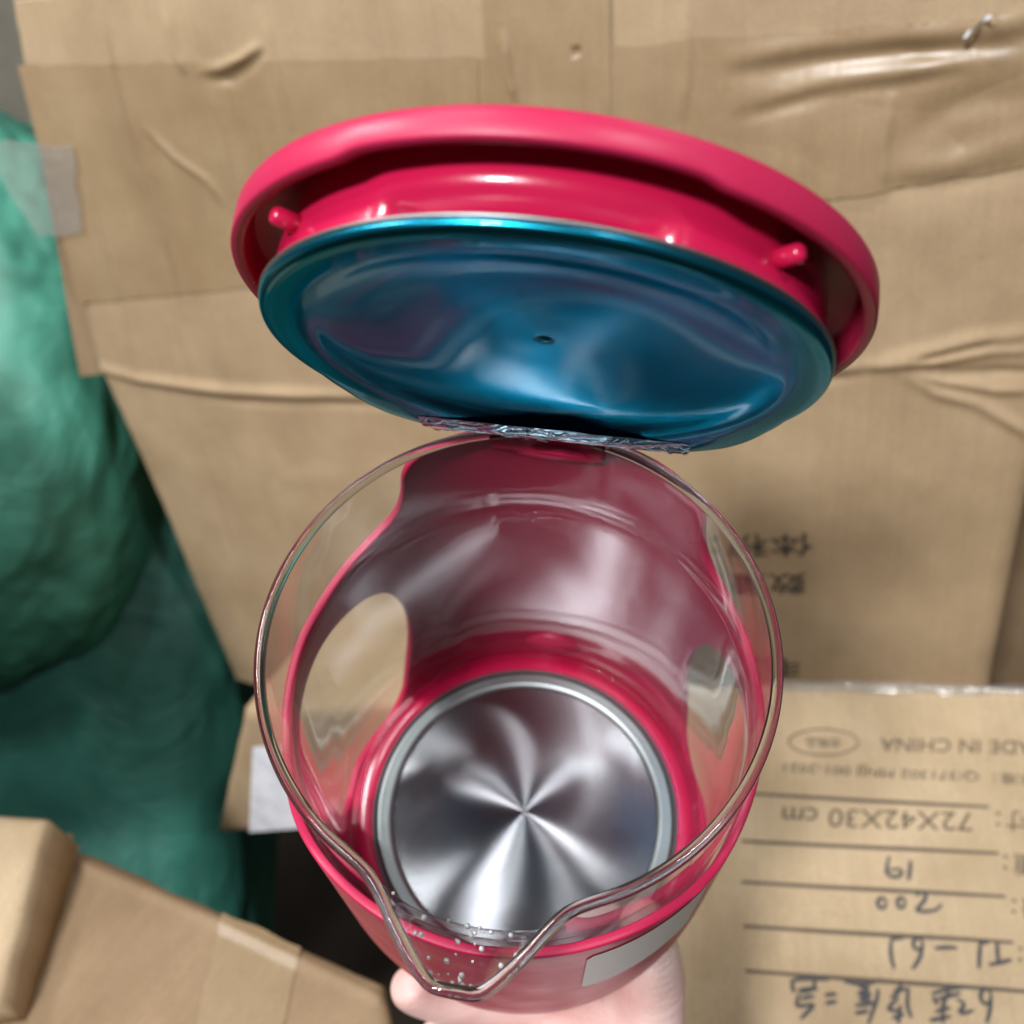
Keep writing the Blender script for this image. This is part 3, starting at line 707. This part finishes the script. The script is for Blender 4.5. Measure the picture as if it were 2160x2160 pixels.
lathe('steel_ring', [(4.72 * cm, (zp - .10) * cm), (4.73 * cm, (zp + .0) * cm), (4.77 * cm, (zp + .05) * cm), (4.84 * cm, (zp + .10) * cm), (4.95 * cm, (zp + .14) * cm), (5.05 * cm, (zp + .10) * cm), (5.18 * cm, (zp + .16) * cm), (5.30 * cm, (zp + .12) * cm), (5.36 * cm, (zp - .12) * cm)], M['steel'], ket, 200)
lathe('rubber_seal', [(5.33 * cm, (zp - .1) * cm), (5.36 * cm, (zp + .04) * cm), (5.42 * cm, (zp + .07) * cm), (5.48 * cm, (zp + .03) * cm), (5.5 * cm, (zp - .1) * cm)], M['dark_seal'], ket, 200)
# sticker on the front
def curved(name, th0, th1, z0, z1, r, mat, nx=24, ny=16, rnd=.4):
    V, Fc = [], []
    for j in range(ny + 1):
        for i in range(nx + 1):
            th = th0 + (th1 - th0) * i / nx; z = z0 + (z1 - z0) * j / ny
            ii = min(i, nx - i); jj = min(j, ny - j)
            if ii == 0 and jj == 0: th += (1 if i == 0 else -1) * (th1 - th0) / nx * .6; z += (1 if j == 0 else -1) * (z1 - z0) / ny * .5
            V.append(kp(th, wall(z) + r, z))
    for j in range(ny):
        for i in range(nx):
            a = j * (nx + 1) + i; Fc.append((a, a + 1, a + nx + 2, a + nx + 1))
    return mesh(name, V, Fc, mat, ket)
curved('paper_sticker', -24.5, -55, 3.9, 8.8, .30, M['sticker'])
# handle at the back
hp = catmull([kp(180, 6.2, 1.4), kp(180, 7.6, .9), kp(180, 9.2, 1.2), kp(180, 10.2, 2.8), kp(180, 10.4, 6), kp(180, 10.1, 10), kp(180, 9.2, 13), kp(180, 7.6, 14.4), kp(180, 6.3, 14.6)], 6, False)
tube('handle', hp, [.0125] * len(hp), M['pink'], ket, seg=18)
# hinge tab between shell and lid
def rbox(name, c, s, mat, parent, bev=.0008, mw=None):
    bm = bmesh.new(); bmesh.ops.create_cube(bm, size=1)
    for v in bm.verts: v.co = Vector((v.co.x * s[0], v.co.y * s[1], v.co.z * s[2]))
    bmesh.ops.bevel(bm, geom=bm.edges[:], offset=bev, segments=2, affect='EDGES')
    me = bpy.data.meshes.new(name); bm.to_mesh(me); bm.free()
    o = link(name, me, mat, parent, False)
    o.location = c
    return o

# ------------------------------------------------------------------ lid, hinged open
LC = Vector((.601, -3.061, 20.615)); LN = Vector((-.135, .973, -.198)).normalized()
LW = KC - KS * 6.3; LW = LC - LW; LW = (LW - LN * LW.dot(LN)).normalized()
lz = D(LN); ly = D(LW); lx = ly.cross(lz); lo = W(*LC)      # local: z = out of the underside, y = away from the hinge
LM = Matrix(((lx.x, ly.x, lz.x, lo.x), (lx.y, ly.y, lz.y, lo.y), (lx.z, ly.z, lz.z, lo.z), (0, 0, 0, 1)))
def outline(R, flat, n=240, corner=0.0):
    """circle cut by a chord on the hinge side; corner = how far the sides run straight before the chord"""
    out = []
    for k in range(n):
        a = 2 * PI * k / n; x, y = R * math.sin(a), R * math.cos(a)
        if y < -flat: x = x * 1.0; y = -flat
        out.append((x, y))
    return out
def lid_lathe(name, prof, mat, parent, flat=None, flat_r=0.0, n=240, fn=None, cap=False):
    V, Fc = [], []; m = len(prof)
    for k in range(n):
        a = 2 * PI * k / n
        for r, z in prof:
            rr = r
            if fn: rr, z = fn(r, z, a)
            x, y = rr * math.sin(a), rr * math.cos(a)
            if flat is not None:
                lim = flat * rr / flat_r if flat_r else flat
                if flat_r:
                    ca = math.cos(a)
                    # flattened outline: corners pushed out to the chord
                    d = math.degrees(abs(a if a < PI else 2 * PI - a))
                    kx_ = lerp_keys([(0, 1), (112, 1), (122, 1.035), (132, 1.09), (138, 1.115), (143, 1.12), (180, 1.12)], d)
                    b_ = max(0, min(1, (rr - 5.2) / .35)); kx_ = 1 + (kx_ - 1) * b_
                    lim = flat - max(0, flat_r - rr) * .9
                    x *= kx_; y *= kx_
                    if b_ > 0 and y < -lim: y = -lim
            V.append((x * cm, y * cm, z * cm))
    for k in range(n):
        k2 = (k + 1) % n
        for j in range(m - 1): Fc.append((k * m + j, k * m + j + 1, k2 * m + j + 1, k2 * m + j))
    o = mesh(name, V, Fc, mat, parent)
    bm = bmesh.new(); bm.from_mesh(o.data); bmesh.ops.remove_doubles(bm, verts=bm.verts, dist=1e-6); bmesh.ops.recalc_face_normals(bm, faces=bm.faces); bm.to_mesh(o.data); bm.free()
    return o
def skirt_fn(r, z, a):
    d = math.degrees(a if a < PI else a - 2 * PI)
    s = 1 / (1 + math.exp(-(27 - abs(d)) / .8)) * .10         # shallower step at the free end
    if z > -1.3: z -= s
    return r, z
lid_empty = None
lidprof = [(.0002, -1.9), (2, -1.88), (4, -1.82), (5.3, -1.72), (6.0, -1.62), (6.22, -1.57), (6.30, -1.52), (6.33, -1.46), (6.34, -1.2), (6.33, -.95), (6.31, -.91), (6.27, -.885), (6.14, -.89), (6.07, -.93), (6.05, -1.05), (6.02, -1.5), (5.9, -1.56), (5.4, -1.6), (3, -1.62), (.0002, -1.62)]
lid = lid_lathe('lid', lidprof, M['pink'], ket, fn=skirt_fn)
lid.matrix_parent_inverse = KM.inverted(); lid.matrix_world = LM
def inner_fn(r, z, a):
    d = math.degrees(abs(a if a < PI else 2 * PI - a))
    s = 1 / (1 + math.exp(-(23 - d) / 1.2))
    if z > -.62 and r > 5: r -= .55 * s
    return r, z
lid_lathe('inner_collar', [(5.42, -1.63), (5.42, -1.5), (5.44, -1.0), (5.46, -.64), (5.46, -.58), (5.48, -.2), (5.46, -.1), (5.2, -.06)], M['pink_gloss'], lid, flat=5.3, flat_r=5.63, fn=inner_fn)
FR = 5.63
dp = [tuple(v) for v in catmull([Vector(p) for p in [(5.3, -.16), (5.5, -.15), (5.62, -.08), (5.63, .0), (5.57, .09), (5.45, .13), (5.3, .135), (5.05, .12), (4.85, .09), (4.65, .03), (4.4, -.06), (4.0, -.16), (3.4, -.26), (2.6, -.34), (1.7, -.40), (.9, -.43), (.35, -.445), (.18, -.44), (.10, -.40), (.0002, -.39)]], 4, False)]
disc = lid_lathe('blue_film_disc', dp, M['film'], lid, flat=5.42, flat_r=5.63)
lid_lathe('steel_edge', [(5.3, -.19), (5.57, -.19), (5.66, -.15), (5.66, -.10), (5.58, -.07)], M['steel'], lid, flat=5.42, flat_r=5.63)
# crumpled film fringe along the straight edge
V, Fc = [], []; NXF, NYF = 160, 12
def fringe_p(u, v):
    x = u * 3.35; k = math.sin(PI * v)
    y = -4.40 - v * (1.04 - .25 * max(0, abs(u) - .8) * 5 * (1 - v)) + .06 * (1 - v) * noise.noise(Vector((x * 1.3, 1, 0)))
    rg = 1 - abs(noise.noise(Vector((x * .9 + v * 1.2, v * 1.5, 5)))) * 2
    return Vector((x * cm, y * cm, (.15 + k * .07 * max(0, rg) ** 2 - .03 * v ** 4) * cm))
for j in range(NYF + 1):
    for i in range(NXF + 1): V.append(fringe_p(i / NXF * 2 - 1, j / NYF))
for j in range(NYF):
    for i in range(NXF):
        a = j * (NXF + 1) + i; Fc.append((a, a + 1, a + NXF + 2, a + NXF + 1))
fr_ = mesh('film_fringe', V, Fc, M['film_fold'], lid)
M['crease_glint'] = simple('film_crease_glint', (.45, .62, .72), .12, .6, coat=1).m  # pale colour gives the film creases their highlights
V, Fc = [], []
rnd = random.Random(8)
for k in range(46):
    u = rnd.uniform(-.97, .97) if k > 16 else rnd.choice((-1, 1)) * rnd.uniform(.78, .98); v = rnd.uniform(.05, .8); P = []
    for q in range(rnd.randint(3, 5)):
        P.append(fringe_p(max(-1, min(1, u)), max(0, min(1, v))) + Vector((0, 0, .0003))); u += rnd.uniform(-.03, .07); v += rnd.uniform(-.3, .3)
    n0 = len(V); w = rnd.uniform(.00008, .00017)
    for p in P:
        V += [p + Vector((0, w, 0)), p + Vector((0, 0, w * 2)), p + Vector((0, -w, 0))]
    for q in range(len(P) - 1):
        for c in range(2): Fc.append((n0 + q * 3 + c, n0 + q * 3 + c + 1, n0 + q * 3 + c + 4, n0 + q * 3 + c + 3))
o = mesh('film_crease_glints', V, Fc, M['crease_glint'], lid); o['kind'] = 'stuff'
for (px_, py_) in ((4.34, 3.96), (-4.49, 3.7)):
    d = Vector((px_, py_, 0)).normalized(); P = [d * 5.35 + Vector((0, 0, -.78)), d * 5.7 + Vector((0, 0, -.78)), d * 5.86 + Vector((0, 0, -.78)), d * 5.93 + Vector((0, 0, -.78)), d * 5.95 + Vector((0, 0, -.78))]
    tube('lid_pin', [p * cm for p in P], [.0019, .0018, .0017, .0011, .0003], M['pink_gloss'], lid, seg=16)
# hinge: a block from shell top to lid, in kettle coordinates
hb = rbox('hinge', (sgn * .3 * cm, 6.12 * cm, (HB + .05) * cm), (3.2 * cm, .5 * cm, 1.7 * cm), M['pink_gloss'], ket, .001)
hb2 = rbox('hinge_arm', (0, 0, 0), (2.5 * cm, 1.5 * cm, .7 * cm), M['pink'], ket, .001)
hb2.matrix_parent_inverse = KM.inverted(); hb2.matrix_world = LM @ Matrix.Translation((0, -5.9 * cm, -1.3 * cm))

# ------------------------------------------------------------------ hand
def kpx(px, py, zd):       # point on the sight line at depth zd (cm) below the rim plane
    v = Vector(((px - 1080) / FOC, (py - 1080) / FOC, 1)); c0 = KC + KN * zd
    return v * (c0.dot(KN) / v.dot(KN))
def chain(bm, layer, prev, pts):
    for (p, r) in pts:
        v = bm.verts.new(W(*p) if not isinstance(p, tuple) else W(*p)); v[layer].radius = (r * cm, r * cm)
        bm.edges.new((prev, v)); prev = v
    return prev
hand_o = W(*kpx(1320, 2260, 19.5))
def hand():
    me = bpy.data.meshes.new('hand'); bm = bmesh.new(); sl = bm.verts.layers.skin.verify()
    def V_(p, r):
        v = bm.verts.new(W(*p) - hand_o); v[sl].radius = (r * cm, r * cm); return v
    def run(prev, L):
        for p, r in L:
            v = V_(p, r); bm.edges.new((prev, v)); prev = v
        return prev
    root = V_(kpx(1325, 2225, 19.6), 2.15); 
    idx = root.index
    run(root, [(kpx(1345, 2420, 19.2), 2.1), (kpx(1350, 2620, 19.0), 2.3), (kpx(1360, 3050, 18.5), 2.5)])     # heel, wrist, forearm
    # thumb up the right side
    run(root, [(kpx(1372, 2128, 18.5), 1.6), (kpx(1375, 2050, 16.4), 1.25), (kpx(1372, 1985, 13.6), .92), (kpx(1352, 1930, 11.2), .80)])
    # palm towards the fingers
    knk = [kpx(1230, 2190, 19.3), kpx(1215, 2255, 19.8), kpx(1205, 2330, 20.2), kpx(1200, 2400, 20.4)]
    # index finger curls round the base, tip showing on the left
    run(root, [(kpx(1240, 2155, 19.2), 1.25), (kpx(1130, 2128, 18.9), .95), (kpx(1020, 2112, 18.5), .86), (kpx(930, 2108, 17.9), .90), (kpx(872, 2088, 17.0), .88), (kpx(848, 2070, 16.2), .74)])
    run(root, [(kpx(1225, 2250, 20.2), 1.2), (kpx(1110, 2225, 20.6), .92), (kpx(1000, 2200, 20.6), .85), (kpx(930, 2190, 19.6), .75), (kpx(900, 2180, 18.6), .6)])
    run(root, [(kpx(1225, 2340, 20.3), 1.15), (kpx(1120, 2320, 20.9), .88), (kpx(1020, 2300, 20.8), .8), (kpx(950, 2285, 19.8), .72), (kpx(930, 2280, 18.8), .58)])
    run(root, [(kpx(1240, 2420, 19.8), 1.0), (kpx(1150, 2410, 20.4), .75), (kpx(1075, 2395, 20.2), .68), (kpx(1020, 2385, 19.4), .6), (kpx(1005, 2380, 18.6), .5)])
    root[sl].use_root = True
    bm.to_mesh(me); bm.free()
    o = link('hand', me, M['skin']); o.location = hand_o
    mod(o, 'SKIN', use_smooth_shade=True, branch_smoothing=.6); mod(o, 'SUBSURF', levels=2, render_levels=3)
    return tag(o, 'pale hand gripping the base of the pink kettle from below', 'hand')
hd = hand()
# cuff of a pale sleeve
cu = tube('sleeve_cuff', [W(*kpx(1368, 2480, 19.1)) - hand_o, W(*kpx(1370, 2500, 19.1)) - hand_o, W(*kpx(1372, 2640, 18.9)) - hand_o, W(*kpx(1380, 2900, 18.6)) - hand_o], [.030, .034, .036, .040], M['cloth'], hd, seg=32)
